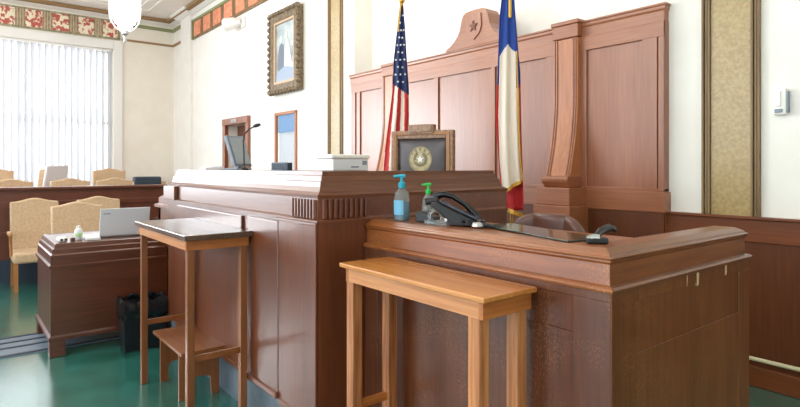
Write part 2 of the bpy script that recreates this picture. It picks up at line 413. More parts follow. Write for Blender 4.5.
# ================================================================== reredos panelling behind the bench
RY = 4.25
R = thing('wall_panelling', 'tall reddish wooden panelling with rounded starred crest behind the judge bench', 'panelling', (-4.2, RY + .1, 0))
b = MB().box(-6.37, -2.075, RY, RY + .1, 0, 2.62)
b.build('back_board', M['rer_v'], R)
for xa, xb in ((-6.37, -6.27), (-6.24, -6.16), (-5.70, -5.58), (-5.33, -5.26), (-4.70, -4.62), (-3.84, -3.78), (-3.16, -3.05), (-2.81, -2.745), (-2.25, -2.13), (-2.12, -2.075)):
    MB().box(xa, xb, RY - .018, RY, 1.31, 2.62).build('stile', M['rer_v'], R, bevel=.004)
rl = MB().box(-6.37, -2.075, RY - .02, RY, 2.50, 2.62).box(-6.37, -2.06, RY - .03, RY + .1, 1.15, 1.31).box(-6.37, -2.075, RY - .022, RY + .1, 1.31, 1.335)
rl.build('rail', M['rer_h'], R, bevel=.004)
MB().sweep([(-6.40, RY + .12), (-6.40, RY), (-2.085, RY), (-2.085, RY + .12)], [(-.1, 2.60), (.006, 2.60), (.008, 2.70), (.016, 2.715), (.018, 2.735), (.026, 2.742), (.026, 2.755), (-.1, 2.755)]).build('cornice', M['rer_h'], R)
MB().box(-6.37, -2.075, RY - .02, RY, 0, 1.15).build('dado', M['wains_v'], R)
for k, (xa, xb) in enumerate(((-5.60, -5.35), (-3.05, -2.80))):
    # pilaster: straight above, curving forward into a scroll at its foot
    def front(z):
        t = max(0, (2.15 - z) / .8); return RY - .06 - .14 * t * t
    zs = [2.62 - i * (2.62 - 1.40) / 26 for i in range(27)]
    prof = [(front(z), z) for z in zs] + [(RY + .02, 1.40), (RY + .02, 2.62)]
    p = MB().prism(prof, 'x', xa, xb).build('pilaster', M['rer_p'], R, bevel=.004)
    rib = MB()
    for e in (xa + .012, xa + .034, xb - .026, xb - .048):
        rib.prism([(front(z) - .009, z) for z in zs] + [(front(z) + .01, z) for z in zs[::-1]], 'x', e, e + .012)
    rib.build('reeding', M['rer_h'], p)
    # scroll roll
    roll = [(RY - .20 + .052 * math.cos(a), 1.385 + .048 * math.sin(a)) for a in [i * PI / 9 for i in range(-3, 13)]]
    roll = [(front(1.40) - .02, 1.425), (front(1.40) - .045, 1.405), (front(1.40) - .04, 1.375), (front(1.40) - .02, 1.35), (front(1.40) + .0, 1.325), (RY, 1.325), (RY, 1.425)]
    MB().prism(roll, 'x', xa - .012, xb + .012).build('scroll', M['rer_h'], p, bevel=.012)
    MB().box(xa - .03, xb + .06, RY - .27, RY, 1.175, 1.325).box(xa - .045, xb + .075, RY - .29, RY, .9, 1.175).build('plinth', M['rer_h'], p, bevel=.008)
    MB().box(xa - .006, xb + .006, RY - .07, RY, 2.625, 2.74).box(xa - .015, xb + .015, RY - .082, RY + .05, 2.74, 2.775).build('capital', M['rer_h'], p, bevel=.006)
# crest with star
half = [(0.0, 3.135), (.12, 3.13), (.16, 3.11), (.185, 3.07), (.20, 3.02), (.215, 2.96), (.25, 2.90), (.30, 2.85), (.36, 2.81), (.42, 2.785), (.44, 2.755)]
cx = -4.055
pts = [(cx + x * 1.0, z) for x, z in half[::-1]][:-1] + [(cx - x, z) for x, z in half]
cr_ = MB().prism(pts, 'y', RY - .028, RY + .16).build('crest', M['rer_h'], R, bevel=.006)
sh = [(-.1, 3.08), (0, 3.10), (.1, 3.08), (.11, 2.95), (.08, 2.88), (0, 2.82), (-.08, 2.88), (-.11, 2.95)]
MB().prism([(cx + x, z) for x, z in sh], 'y', RY - .040, RY - .028).build('shield', M['rer_v'], cr_, bevel=.003)
st = [(cx + (.062 if i % 2 == 0 else .026) * math.sin(i * PI / 5), 2.96 + (.062 if i % 2 == 0 else .026) * math.cos(i * PI / 5)) for i in range(10)]
MB().prism(st, 'y', RY - .050, RY - .039).build('star', wood('dark_star_wood', (92, 50, 36), (112, 66, 48), 'z'), cr_)

# platforms: raised floor behind bench and in the jury box
struct(MB().box(-5.4, -2.45, 2.05, YB - .06, 0, .45).build('trim_9', M['wains_v']))
struct(MB().box(X0 + .02, -8.95, YF + 2, YB - .06, 0, .2).box(X0 + .02, -10.25, YF + 2, YB - .06, .2, .38).build('trim_10', M['jury']))

# ================================================================== judge's bench
B = thing('judge_bench', 'massive long mahogany judge bench with sloped cornice and fluted corner', 'bench', (-3.6, 1.9, 0))
bx0, bx1, by0, by1 = -4.86, -2.40, 1.40, 2.80
body = MB().box(bx0, bx1, by0, by0 + .08, .24, 1.233).box(bx1 - .08, bx1, by0 + .08, by1, 0, 1.233).box(bx0, bx0 + .08, by0 + .08, 2.0, 0, 1.233)
body.build('body', M['bench_v'], B)
# lower face relief
MB().box(-4.58, -3.30, by0 - .016, by0, .26, 1.20).box(-3.20, -2.80, by0 - .018, by0, .26, 1.205).build('front_panel', M['bench_v'], B, bevel=.006)
MB().box(-2.80, -2.40, by0 - .015, by0, .2, 1.222).box(-2.84, -2.42, by0 - .016, by0, 1.205, 1.222).build('corner_stile', M['bench_v'], B, bevel=.004)
MB().box(-4.6, -3.3, by0 - .02, by0, .235, .27).box(-3.3, -2.80, by0 - .034, by0, .235, .27).box(-2.8, -2.4, by0 - .02, by0, .2, .245).build('base_moulding', M['bench_h'], B, bevel=.008)
MB().box(bx0 + .02, bx1 - .02, by0 + .02, by0 + .09, 0, .24).build('toe_kick', M['toe'], B)
# frieze band
band = MB().sweep([(bx0, 2.0), (bx0, by0), (bx1, by0), (bx1, by1)], [(-.05, 1.232), (.012, 1.225), (.012, 1.235), (.0, 1.245), (.0, 1.345), (-.05, 1.345)]).build('frieze_band', M['bench_h'], B)
MB().box(bx0 - .025, bx0 + .26, by0 - .03, by0 + .26, 1.236, 1.345).build('end_block', M['bench_h'], B, bevel=.004)
MB().box(bx0 + .262, bx0 + .278, by0 - .004, by0 + .002, 1.236, 1.345).build('dark_joint', base_mat('joint_shadow_wood', (40, 20, 14), .8), B)
fl = MB()
for i in range(8):
    xa = -2.655 + i * .0315; fl.prism([(xa + .004, by0 - .016), (xa, by0), (xa + .022, by0), (xa + .018, by0 - .016)], 'z', 1.243, 1.338)
for i in range(9):
    ya = by0 + .02 + i * .0315; fl.prism([(bx1 + .016, ya + .004), (bx1, ya), (bx1, ya + .022), (bx1 + .016, ya + .018)], 'z', 1.243, 1.338)
fl.build('fluting', M['bench_v'], B, bevel=.002)
# battered cornice, front + ends (front long grain), stepped profile
cprof = [(-.12, 1.345), (.004, 1.345), (.006, 1.36), (-.006, 1.368), (-.020, 1.375), (-.030, 1.40), (-.034, 1.425), (-.044, 1.428), (-.050, 1.455), (-.058, 1.458), (-.058, 1.478), (-.12, 1.478)]
MB().sweep([(bx0, 2.0), (bx0, by0), (bx1, by0)], cprof, o1=(1, -1)).build('front_cornice', M['bench_h'], B)
MB().sweep([(bx1, by0), (bx1, by1), (bx1 - .1, by1)], cprof, o0=(1, -1)).build('side_cornice', M['bench_y'], B)
# desk top
MB().box(bx0 + .1, bx1 - .1, by0 + .1, 2.32, 1.44, 1.474).box(bx1 - .45, bx1 - .1, 2.32, by1 - .05, 1.44, 1.474).build('bench_top', M['bench_h'], B, bevel=.003)
# lower clerk's wing at the left end
MB().box(-5.5, bx0, 1.50, 1.56, .0, 1.16).box(-5.5, -5.44, 1.5, 2.2, 0, 1.16).build('wing_body', M['bench_v'], B)
MB().sweep([(-5.5, 2.2), (-5.5, 1.5), (bx0 - .03, 1.5)], [(-.12, 1.13), (.03, 1.13), (.03, 1.155), (.0, 1.165), (-.0, 1.215), (-.04, 1.245), (-.12, 1.25)]).build('wing_cornice', M['bench_h'], B)

# ================================================================== witness box
Wt = thing('witness_box', 'worn mahogany witness box with thick ledge and scuffed corner beside the bench', 'witness box', (-1.7, 2.2, 0))
wx0, wx1, wy0, wy1 = -2.395, -.998, 1.68, 2.82
MB().box(wx0, wx1, wy0, wy0 + .06, 0, 1.095).build('front_board', M['wit_v'], Wt)
MB().box(wx1 - .06, wx1, wy0 + .001, wy1, 0, 1.095).build('side_board', M['wit_s'], Wt)
f = MB()   # front face frames
e = .005
f.box(wx0, wx1, wy0 - e, wy0, 1.055, 1.095).box(-1.14, wx1, wy0 - e, wy0, 0, 1.055).box(wx0, -2.28, wy0 - e, wy0, 0, 1.055).box(-2.28, -1.14, wy0 - e, wy0, .90, .93).box(-1.58, -1.52, wy0 - e, wy0, .93, 1.055)
f.build('front_frame', M['wit_v'], Wt, bevel=.002)
f = MB().box(wx1, wx1 + e, wy0 + .16, wy1, 1.04, 1.095).box(wx1, wx1 + e, wy0 - e, wy0 + .16, 0, 1.095).box(wx1, wx1 + e, wy1 - .12, wy1, .0, 1.04).box(wx1, wx1 + e, wy0 + .16, wy1 - .12, .0, .86)
f.build('side_frame', M['wit_s'], Wt, bevel=.002)
led = [(-.06, 1.085), (.012, 1.085), (.015, 1.096), (.008, 1.104), (-.010, 1.108), (-.06, 1.108)]
bnd = [(-.06, 1.106), (-.008, 1.106), (-.012, 1.178), (-.004, 1.184), (-.004, 1.194), (-.06, 1.194)]
slb = [(-.13, 1.192), (.0, 1.192), (.004, 1.199), (-.008, 1.204), (-.012, 1.212), (-.032, 1.222), (-.040, 1.226), (-.13, 1.226)]
for nm, pr in (('ledge', led), ('band', bnd), ('top_rail', slb)):
    MB().sweep([(wx0, wy0), (wx1, wy0)], pr, o1=(1, -1)).build(nm, M['wit_h'], Wt, bevel=.002)
    MB().sweep([(wx1, wy0), (wx1, wy1), (wx1 - .13, wy1)], pr, o0=(1, -1)).build(nm, M['wit_sy'], Wt, bevel=.002)
MB().box(wx0, wx1 - .13, wy0 + .125, 2.08, 1.195, 1.2235).build('counter', M['wit_h'], Wt, bevel=.003)
chipm = base_mat('bare_pale_wood', (196, 160, 122), .7)
for ya, yb, za, zb in ((2.285, 2.31, 1.03, 1.094), (2.20, 2.212, 1.04, 1.094), (2.55, 2.575, 1.04, 1.094)):
    MB().prism([(ya - .012, zb), (ya + .004, zb - .012), (ya + .006, za), (yb - .004, za + .006), (yb, zb)], 'x', wx1 - .002, wx1 + .0065).build('paint_chip', chipm, Wt)
MB().box(wx0 + .01, wx1 - .07, wy0 + .07, wy1 - .01, 0, .3).build('step_floor', M['wains_v'], Wt)

# ================================================================== tall stands
def rail(b, p, q, wd, ht): b.box(min(p[0], q[0]) - (wd / 2 if p[0] == q[0] else 0), max(p[0], q[0]) + (wd / 2 if p[0] == q[0] else 0), min(p[1], q[1]) - (wd / 2 if p[1] == q[1] else 0), max(p[1], q[1]) + (wd / 2 if p[1] == q[1] else 0), p[2] - ht / 2, p[2] + ht / 2)
T2 = thing('tall_narrow_table', 'tall narrow golden oak table standing against the worn witness box', 'table', (-1.71, 1.5, 0))
MB().box(-2.153, -1.268, 1.365, 1.648, 1.047, 1.067).build('tabletop', M['oak_x'], T2, bevel=.005)
for ly in (1.385, 1.62): MB().box(-2.125, -1.29, ly, ly + .02, .985, 1.047).build('long_apron', M['oak_ax'], T2, bevel=.002)
MB().box(-1.31, -1.289, 1.384, 1.641, .984, 1.047).build('end_apron', M['oak_ay'], T2, bevel=.002)
MB().box(-2.126, -2.105, 1.384, 1.641, .984, 1.047).build('end_apron', M['oak_ay'], T2, bevel=.002)
for lx in (-2.098, -1.335):
    for ly in (1.412, 1.612):
        MB().box(lx - .027, lx + .027, ly - .025, ly + .025, 0, .986).build('leg', M['oak_z'], T2, bevel=.003)
    b = MB(); rail(b, (lx, 1.43, .425), (lx, 1.59, .425), .022, .035); b.build('stretcher', M['oak_ay'], T2, bevel=.002)

T1 = thing('tall_square_table', 'tall table with dark glossy top and honey legs before the judge bench', 'table', (-3.70, 1.19, 0))
MB().box(-4.20, -3.12, .985, 1.383, 1.092, 1.123).build('tabletop', M['slate'], T1, bevel=.004)
MB().box(-4.165, -3.155, 1.005, 1.021, 1.035, 1.092).build('long_apron', M['oak_ax'], T1, bevel=.002)
MB().box(-4.165, -3.155, 1.352, 1.368, 1.035, 1.092).build('long_apron', M['oak_ax'], T1, bevel=.002)
MB().box(-3.171, -3.153, 1.004, 1.369, 1.034, 1.092).build('end_apron', M['oak_ay'], T1, bevel=.002)
MB().box(-4.167, -4.149, 1.004, 1.369, 1.034, 1.092).build('end_apron', M['oak_ay'], T1, bevel=.002)
for lx in (-4.144, -3.18):
    for ly in (1.033, 1.342):
        MB().box(lx - .02, lx + .02, ly - .02, ly + .02, 0, 1.035).build('leg', M['honey_z'], T1, bevel=.002)
    b = MB(); rail(b, (lx, 1.053, .42), (lx, 1.322, .42), .02, .035); b.build('stretcher', M['honey_x'], T1, bevel=.002)

S1 = thing('step_stool', 'low wooden step stool with arched side boards under the tall table', 'stool', (-3.88, 1.24, 0))
MB().box(-4.20, -3.56, 1.105, 1.385, .315, .338).build('seat', M['honey_x'], S1, bevel=.003)
for sx in (-4.09, -3.68):
    arch = [(1.125, 0), (1.18, 0)] + [(1.18 + .045 - .045 * math.cos(a), .10 + .035 * math.sin(a)) for a in [i * PI / 8 for i in range(0, 5)]] + [(1.27 - .0 + .0, .135)] + [(1.33, .12), (1.335, 0), (1.385, 0), (1.385, .315), (1.125, .315)]
    MB().prism(arch, 'x', sx - .01, sx + .01).build('side_board', M['honey_z'], S1)

# ================================================================== clerk desk
D = thing('clerk_desk', 'low dark mahogany clerk desk carrying the open laptop', 'desk', (-5.57, 1.02, 0))
dx0, dx1, dy0, dy1 = -6.02, -5.14, .595, 1.47
MB().box(dx0, dx1, dy0, dy1, .15, .71).box(dx0 + .06, dx1 - .06, dy0 + .06, dy1, .71, .86).build('cabinet', M['desk'], D)
MB().sweep([(dx0, dy1), (dx0, dy0), (dx1, dy0), (dx1, dy1)], [(-.06, .70), (.014, .70), (.014, .718), (0, .726), (-.0, .80), (-.010, .81), (-.014, .845), (-.026, .852), (-.034, .885), (-.04, .89), (-.06, .89)]).build('cornice', M['desk'], D)
MB().box(dx0 + .05, dx1 - .05, dy0 + .05, dy1, .86, .888).build('desk_top', M['desk'], D, bevel=.003)
MB().sweep([(dx0, dy1), (dx0, dy0), (dx1, dy0), (dx1, dy1)], [(-.05, .13), (.016, .13), (.016, .155), (0, .17), (-.05, .17)]).build('base_moulding', M['desk'], D)
for fx, fy in ((dx1 - .09, dy0), (dx0, dy0), (dx1 - .09, dy1 - .1), (dx0, dy1 - .1)):
    MB().box(fx, fx + .1, fy - .01, fy + .1, 0, .14).build('foot', M['desk'], D, bevel=.006)

# ================================================================== upholstered chairs
def make_chair(label, group):
    t = thing('upholstered_armchair', label, 'chair', (0, 0, 0), 0, group)
    # local: faces +X, width along Y
    hw = .265; n = 14
    top = [(-hw + 2 * hw * i / n, 1.05 + .05 * math.exp(-((i / n - .5) / .28) ** 2)) for i in range(n + 1)]
    ol = [(-hw, .46)] + top + [(hw, .46)]
    b = MB(); vs = []
    for (y_, z_) in ol:
        vs.append((y_, z_))
    def lean(z_): return -.24 - .10 * (z_ - .46) / .6
    k = len(vs); V = [(lean(z_) + .05, y_, z_) for y_, z_ in vs] + [(lean(z_) - .05, y_, z_) for y_, z_ in vs]
    b.add(V, [tuple(range(k)), tuple(range(k, 2 * k))[::-1]] + [(i, (i + 1) % k, k + (i + 1) % k, k + i) for i in range(k)])
    b.build('backrest', M['tan'], t, bevel=.018, smooth=True)
    MB().box(-.26, .27, -.27, .27, .34, .47).build('seat', M['tan'], t, bevel=.03, smooth=True)
    for sy in (-1, 1):
        MB().tube([(-.26, sy * .285, .66), (-.05, sy * .29, .68), (.14, sy * .29, .68), (.19, sy * .29, .665)], .022, rs=[.018, .022, .024, .02]).build('armrest', M['chairwood'], t, smooth=True)
        MB().box(-.03, .14, sy * .29 - .026, sy * .29 + .026, .685, .715).build('arm_pad', M['tan'], t, bevel=.012, smooth=True)
        MB().tube([(.14, sy * .288, .67), (.11, sy * .285, .56), (.13, sy * .28, .42)], .017).build('arm_post', M['chairwood'], t, smooth=True)
        MB().box(.21, .255, sy * .24 - .022, sy * .24 + .022, 0, .345).build('leg', M['chairwood'], t, bevel=.004)
        MB().prism([(-.31, 0), (-.27, 0), (-.2, .35), (-.25, .35)], 'y', sy * .24 - .02, sy * .24 + .02).build('leg', M['chairwood'], t)
    return t
G1 = 'tan upholstered chairs by the jury box'
c1 = make_chair('tan armchair at far left against the outside of the wooden jury rail', G1)
c1.location = (-8.30, .82, 0)
dup(c1, (-7.05, 1.12, 0), 0, 'tan armchair directly behind the clerk desk and laptop, nearest of all')
dup(c1, (-8.30, 1.56, 0), 0, 'tan armchair against the outside of the jury rail, partly behind another chair')
J = .2; J2 = .38
dup(c1, (-9.62, .66, J + .03), 0, 'tan jury chair in the front row at the far left of the photo')
dup(c1, (-9.62, 1.41, J + .03), 0, 'tan jury chair in front row just right of the chair turned sideways')
dup(c1, (-9.62, 2.03, J + .03), 0, 'tan jury chair in front row, low one before the taller back-row chair')
dup(c1, (-11.45, .55, J2), 0, 'tan jury chair in the back row, peeking over the front row at far left')
dup(c1, (-10.9, 2.20, J2), 0, 'tan jury chair in the back row, under the right edge of the blinds')
t = dup(c1, (-10.62, .98, J2 + .03), math.radians(-130), 'tan jury chair turned sideways with a white cloth over its back')
dup(c1, (-9.9, 2.64, J), 0, 'tan jury chair under the dark navy cloth, nearest the judge bench')
tag(MB().prism([(-.345, .60), (-.30, .60), (-.385, 1.10), (-.40, 1.12), (-.43, 1.11)], 'y', -.27, .27).build('chair_cover', M['whitecloth'], None, bevel=.03, smooth=True), 'white cloth draped over the back of the sideways jury chair', 'cloth')
cv = bpy.data.objects['chair_cover']; cv.location = (-10.62, .98, J2 + .03); cv.rotation_euler = (0, 0, math.radians(-130))
tag(MB().box(-10.32, -10.15, 2.38, 2.82, 1.0, 1.335).build('draped_jacket', M['darknavy'], None, bevel=.03, smooth=True), 'dark navy cloth draped over a chair back behind the jury rail', 'jacket')

JR = thing('jury_rail', 'long dark wooden jury box rail behind the tan armchairs', 'railing', (-8.8, 1, 0))
MB().box(-8.88, -8.80, -4, 3.6, 0, 1.20).build('rail_board', M['jury'], JR)
MB().box(-8.80, -8.785, -4, 3.6, .98, 1.05).box(-8.80, -8.78, -4, 3.6, .62, .66).build('moulding', M['jury'], JR, bevel=.004)
MB().box(-8.93, -8.74, -4, 3.6, 1.20, 1.235).build('cap_rail', M['jury'], JR, bevel=.008)
MB().box(-8.80, -8.77, -4, 3.6, 0, .30).build('base_strip', M['rubber'], JR)

# blinds
VB = thing('vertical_blinds', 'white vertical blinds covering the tall window', 'blinds', (X0 - .08, 1.2, WZ1))
MB().box(X0 - .12, X0 - .04, W[0][0] + .02, W[0][1] - .02, WZ1 - .05, WZ1 - .005).build('head_rail', M['white'], VB)
ns = 27
random.seed(3)
for i in range(ns):
    y_ = W[0][0] + .06 + (W[0][1] - W[0][0] - .12) * i / (ns - 1)
    a = math.radians(random.choice((44, 50, 56))); hw = .066
    dx, dy = hw * math.sin(PI / 2 - a) * 1.0, hw * math.sin(a)
    b = MB(); pr = []
    for j in range(5):
        s_ = -1 + j / 2; bow = .008 * (1 - s_ * s_)
        pr.append((X0 - .08 + dx * s_ + bow, y_ - dy * s_))
    pr += [(p - .0015, q) for p, q in pr[::-1]]
    b.prism(pr, 'z', WZ0 + .03, WZ1 - .05).build('slat', M['blind'], VB)

# ================================================================== pendant lamp
L = thing('pendant_lamp', 'white glass pendant lamp with silver ribs hanging from ceiling', 'lamp', (-9.8, 2.155, 3.5))
lx, ly = -9.8, 2.155
MB().lathe([(.02, 3.70), (.07, 3.72), (.105, 3.76), (.115, 3.80), (.15, 3.81), (.16, 3.87), (.19, 3.88), (.2, 3.95), (.205, 4.75), (.16, 4.78), (.02, 4.79)], (lx, ly, 0), 32).build('glass_shade', M['opal'], L, smooth=True)
for i in range(6):
    a = 2 * PI * i / 6 + .35; c_, s_ = math.cos(a), math.sin(a)
    MB().tube([(lx + r * c_, ly + r * s_, z) for r, z in ((.225, 4.8), (.228, 4.4), (.228, 4.05), (.225, 3.93), (.20, 3.83), (.15, 3.75), (.08, 3.69), (.03, 3.665))], .009, 6).build('rib', M['plastic'], L, smooth=True)
MB().lathe([(.01, 3.50), (.025, 3.52), (.03, 3.56), (.02, 3.58), (.03, 3.62), (.055, 3.64), (.06, 3.69), (.03, 3.71)], (lx, ly, 0), 16).build('finial', M['silver'], L, smooth=True)
MB().lathe([(.012, 4.78), (.012, CZ - .06), (.08, CZ - .05), (.08, CZ)], (lx, ly, 0), 14).build('stem', M['silver'], L, smooth=True)

# ================================================================== portrait
P = thing('framed_picture', 'ornate bronze framed old group picture hanging high on the wall', 'picture', (-8.52, YB, 2.7))
px0, px1, pz0, pz1 = -8.90, -7.80, 2.70, 4.10
b = MB()
def frame_ring(b, x0, x1, z0, z1, wd, y0, y1):
    b.box(x0, x0 + wd, y0, y1, z0, z1).box(x1 - wd, x1, y0, y1, z0, z1).box(x0 + wd, x1 - wd, y0, y1, z0, z0 + wd).box(x0 + wd, x1 - wd, y0, y1, z1 - wd, z1)
frame_ring(b, px0 + .03, px1 - .03, pz0 + .03, pz1 - .03, .15, YB - .10, YB - .005)
# scalloped outer carving
n = 13
for i in range(n):
    z_ = pz0 + .06 + (pz1 - pz0 - .12) * i / (n - 1)
    for xx in (px0 + .045, px1 - .045): b.lathe([(.01, -.05), (.045, -.02), (.05, .0), (.045, .02), (.01, .05)], (xx, YB - .09, z_), 8)
for i in range(10):
    x_ = px0 + .08 + (px1 - px0 - .16) * i / 9
    for zz in (pz0 + .045, pz1 - .045): b.lathe([(.01, -.045), (.045, -.02), (.05, .0), (.045, .02), (.01, .045)], (x_, YB - .09, zz), 8)
b.build('frame', M['frame'], P, bevel=.006)
b = MB(); frame_ring(b, px0 + .18, px1 - .18, pz0 + .18, pz1 - .18, .04, YB - .085, YB - .02); b.build('liner', M['liner'], P)
MB().box(px0 + .2, px1 - .2, YB - .05, YB - .03, pz0 + .2, pz1 - .2).build('picture', M['photo'], P)
# figures of the photograph, low relief patches
def blob(b, cx, cz, rx, rz, y_, n=14): b.prism([(cx + rx * math.cos(2 * PI * i / n), cz + rz * math.sin(2 * PI * i / n)) for i in range(n)], 'y', y_, y_ - .003)
def outline(b, pts, y_): b.prism(pts, 'y', y_, y_ - .003)
b = MB(); outline(b, [(-8.62, 3.05), (-8.63, 3.3), (-8.58, 3.50), (-8.50, 3.56), (-8.42, 3.52), (-8.40, 3.3), (-8.36, 3.05)], YB - .05)
b.build('dark_figure', base_mat('photo_dark', (112, 122, 136), .4), P)
b = MB(); outline(b, [(-8.40, 3.0), (-8.38, 3.4), (-8.33, 3.58), (-8.26, 3.60), (-8.20, 3.48), (-8.13, 3.22), (-8.03, 3.14), (-8.03, 3.06), (-8.2, 3.08), (-8.25, 2.98)], YB - .054)
blob(b, -8.50, 3.62, .045, .06, YB - .054); blob(b, -8.30, 3.66, .042, .058, YB - .058); blob(b, -8.12, 3.50, .035, .045, YB - .054)
b.build('pale_figure', base_mat('photo_pale', (214, 214, 208), .4), P)
b = MB(); outline(b, [(-8.68, 2.92), (-8.66, 3.08), (-8.36, 3.16), (-8.02, 3.1), (-8.02, 2.92)], YB - .058)
b.build('blue_skirt', base_mat('photo_blue', (158, 172, 192), .4), P)

# security camera on frieze, thermostat on right
Cm = thing('wall_camera', 'white wall mounted camera just under the orange frieze', 'camera', (-11.25, YB, 4.3))
MB().box(-10.22, -10.06, YB - .05, YB, 4.14, 4.34).build('mount', M['white'], Cm, bevel=.01)
MB().tube([(-10.16, YB - .05, 4.25), (-10.28, YB - .14, 4.24), (-10.44, YB - .24, 4.22)], .09, 14, rs=[.05, .11, .13]).build('housing', M['white'], Cm, smooth=True)
Ts = thing('wall_phone', 'small white plastic wall unit right of the gold stripe', 'wall unit', (-1.325, YB, 1.84))
MB().box(-1.365, -1.285, YB - .045, YB, 1.845, 2.02).build('housing', M['white'], Ts, bevel=.01)
MB().box(-1.345, -1.315, YB - .055, YB - .045, 1.90, 2.0).build('cover', M['white'], Ts, bevel=.004)
MB().box(-1.287, -1.275, YB - .04, YB - .005, 1.86, 2.0).build('side_grip', M['greyplastic'], Ts, bevel=.003)
MB().box(-1.35, -1.305, YB - .055, YB - .045, 1.86, 1.885).build('button', M['greyplastic'], Ts, bevel=.004)
cp = tag(MB().tube([(-2.0, YB - .07, .20), (XR - .02, YB - .07, .20)], .014, 8).build('conduit_pipe', M['pipe'], smooth=True), 'cream conduit pipe running low along the right wainscot', 'pipe')

# ================================================================== flags
VR = Vector((.6239, .7815, 0)); VF = Vector((-.7815, .6239, 0))   # cloth hangs facing the room diagonally
def flag(name, label, x, y, zbase, ztop, cloth, finial=True):
    t = thing(name, label, 'flag', (x, y, zbase))
    MB().lathe([(.16, 0), (.16, .02), (.05, .05), (.03, .1)], (x, y, zbase), 20).build('base', M['brass'], t, smooth=True)
    MB().lathe([(.014, .05), (.014, ztop - zbase)], (x, y, zbase), 10).build('pole', M['brass'], t, smooth=True)
    MB().lathe([(.012, 0), (.03, .02), (.034, .045), (.02, .07), (.012, .1), (.03, .14), (.002, .22)], (x, y, ztop), 12).build('finial', M['brass'], t, smooth=True)
    cloth(t, Vector((x, y, 0))); return t
def lerp(tab, z):
    for (z0, a), (z1, b_) in zip(tab, tab[1:]):
        if z0 >= z >= z1: k = (z0 - z) / (z0 - z1); return [p + (q - p) * k for p, q in zip(a, b_)]
    return tab[-1][1] if z < tab[-1][0] else tab[0][1]
def drape(base, tab, nf, amp, yo=0):
    """tab: (z,(left,right)) extents across the cloth; nf folds of depth amp"""
    zt, zb = tab[0][0], tab[-1][0]
    def fn(u, v):
        z = zt + (zb - zt) * v; l, r = lerp(tab, z); s_ = l + (r - l) * u
        d = amp * (.3 + v) * math.sin(u * nf * PI + 1.2 * v) + yo
        return base + VR * s_ + VF * d + Vector((0, 0, z))
    return fn
def us(t, c):
    tab = [(3.17, (-.02, .012)), (2.95, (-.045, .03)), (2.6, (-.085, .05)), (2.32, (-.095, .07)), (2.1, (-.12, .075)), (1.8, (-.16, .07)), (1.45, (-.20, .08)), (1.0, (-.22, .10))]
    fn = drape(c, tab, 4, .022, -.05)
    def mat(u, v):
        z = 3.17 - 2.17 * v
        if z > 2.36 - .12 * u: return 0
        k = u * 5 + .35 - (2.3 - z) * .6; return 1 if int(math.floor(k)) % 2 == 0 else 2
    MB().grid(fn, 60, 120, mat).build('flag_cloth', [M['blue'], M['red'], M['fwhite']], t, smooth=True, solid=.004)
    b = MB()
    for j in range(10):
        for i in range(3):
            v = .05 + j * .035; u = .16 + i * .33 + (.16 if j % 2 else 0)
            if u > .95 or (v < .12 and i % 2): continue
            p = fn(u, v) - VF * .012; s5 = [p + VR * ((.014 if k % 2 == 0 else .006) * math.sin(k * PI / 5)) + Vector((0, 0, (.014 if k % 2 == 0 else .006) * math.cos(k * PI / 5))) for k in range(10)]
            b.add(s5 + [q - VF * .003 for q in s5], [tuple(range(10)), tuple(range(10, 20))[::-1]] + [(k, (k + 1) % 10, 10 + (k + 1) % 10, 10 + k) for k in range(10)])
    b.build('star', M['paper'], t)
    MB().grid(lambda u, v: c + VR * (-.055 + .035 * (1 - v) + .018 * u - .03 * v * 0) + VF * (-.075) + Vector((0, 0, 3.19 - .3 * v)), 2, 6).build('fringe', M['fringe'], t, solid=.004)
flag('standing_flag', 'red, white and blue starred and striped flag hanging behind the judge chair', -4.54, 3.65, .45, 3.2, us)
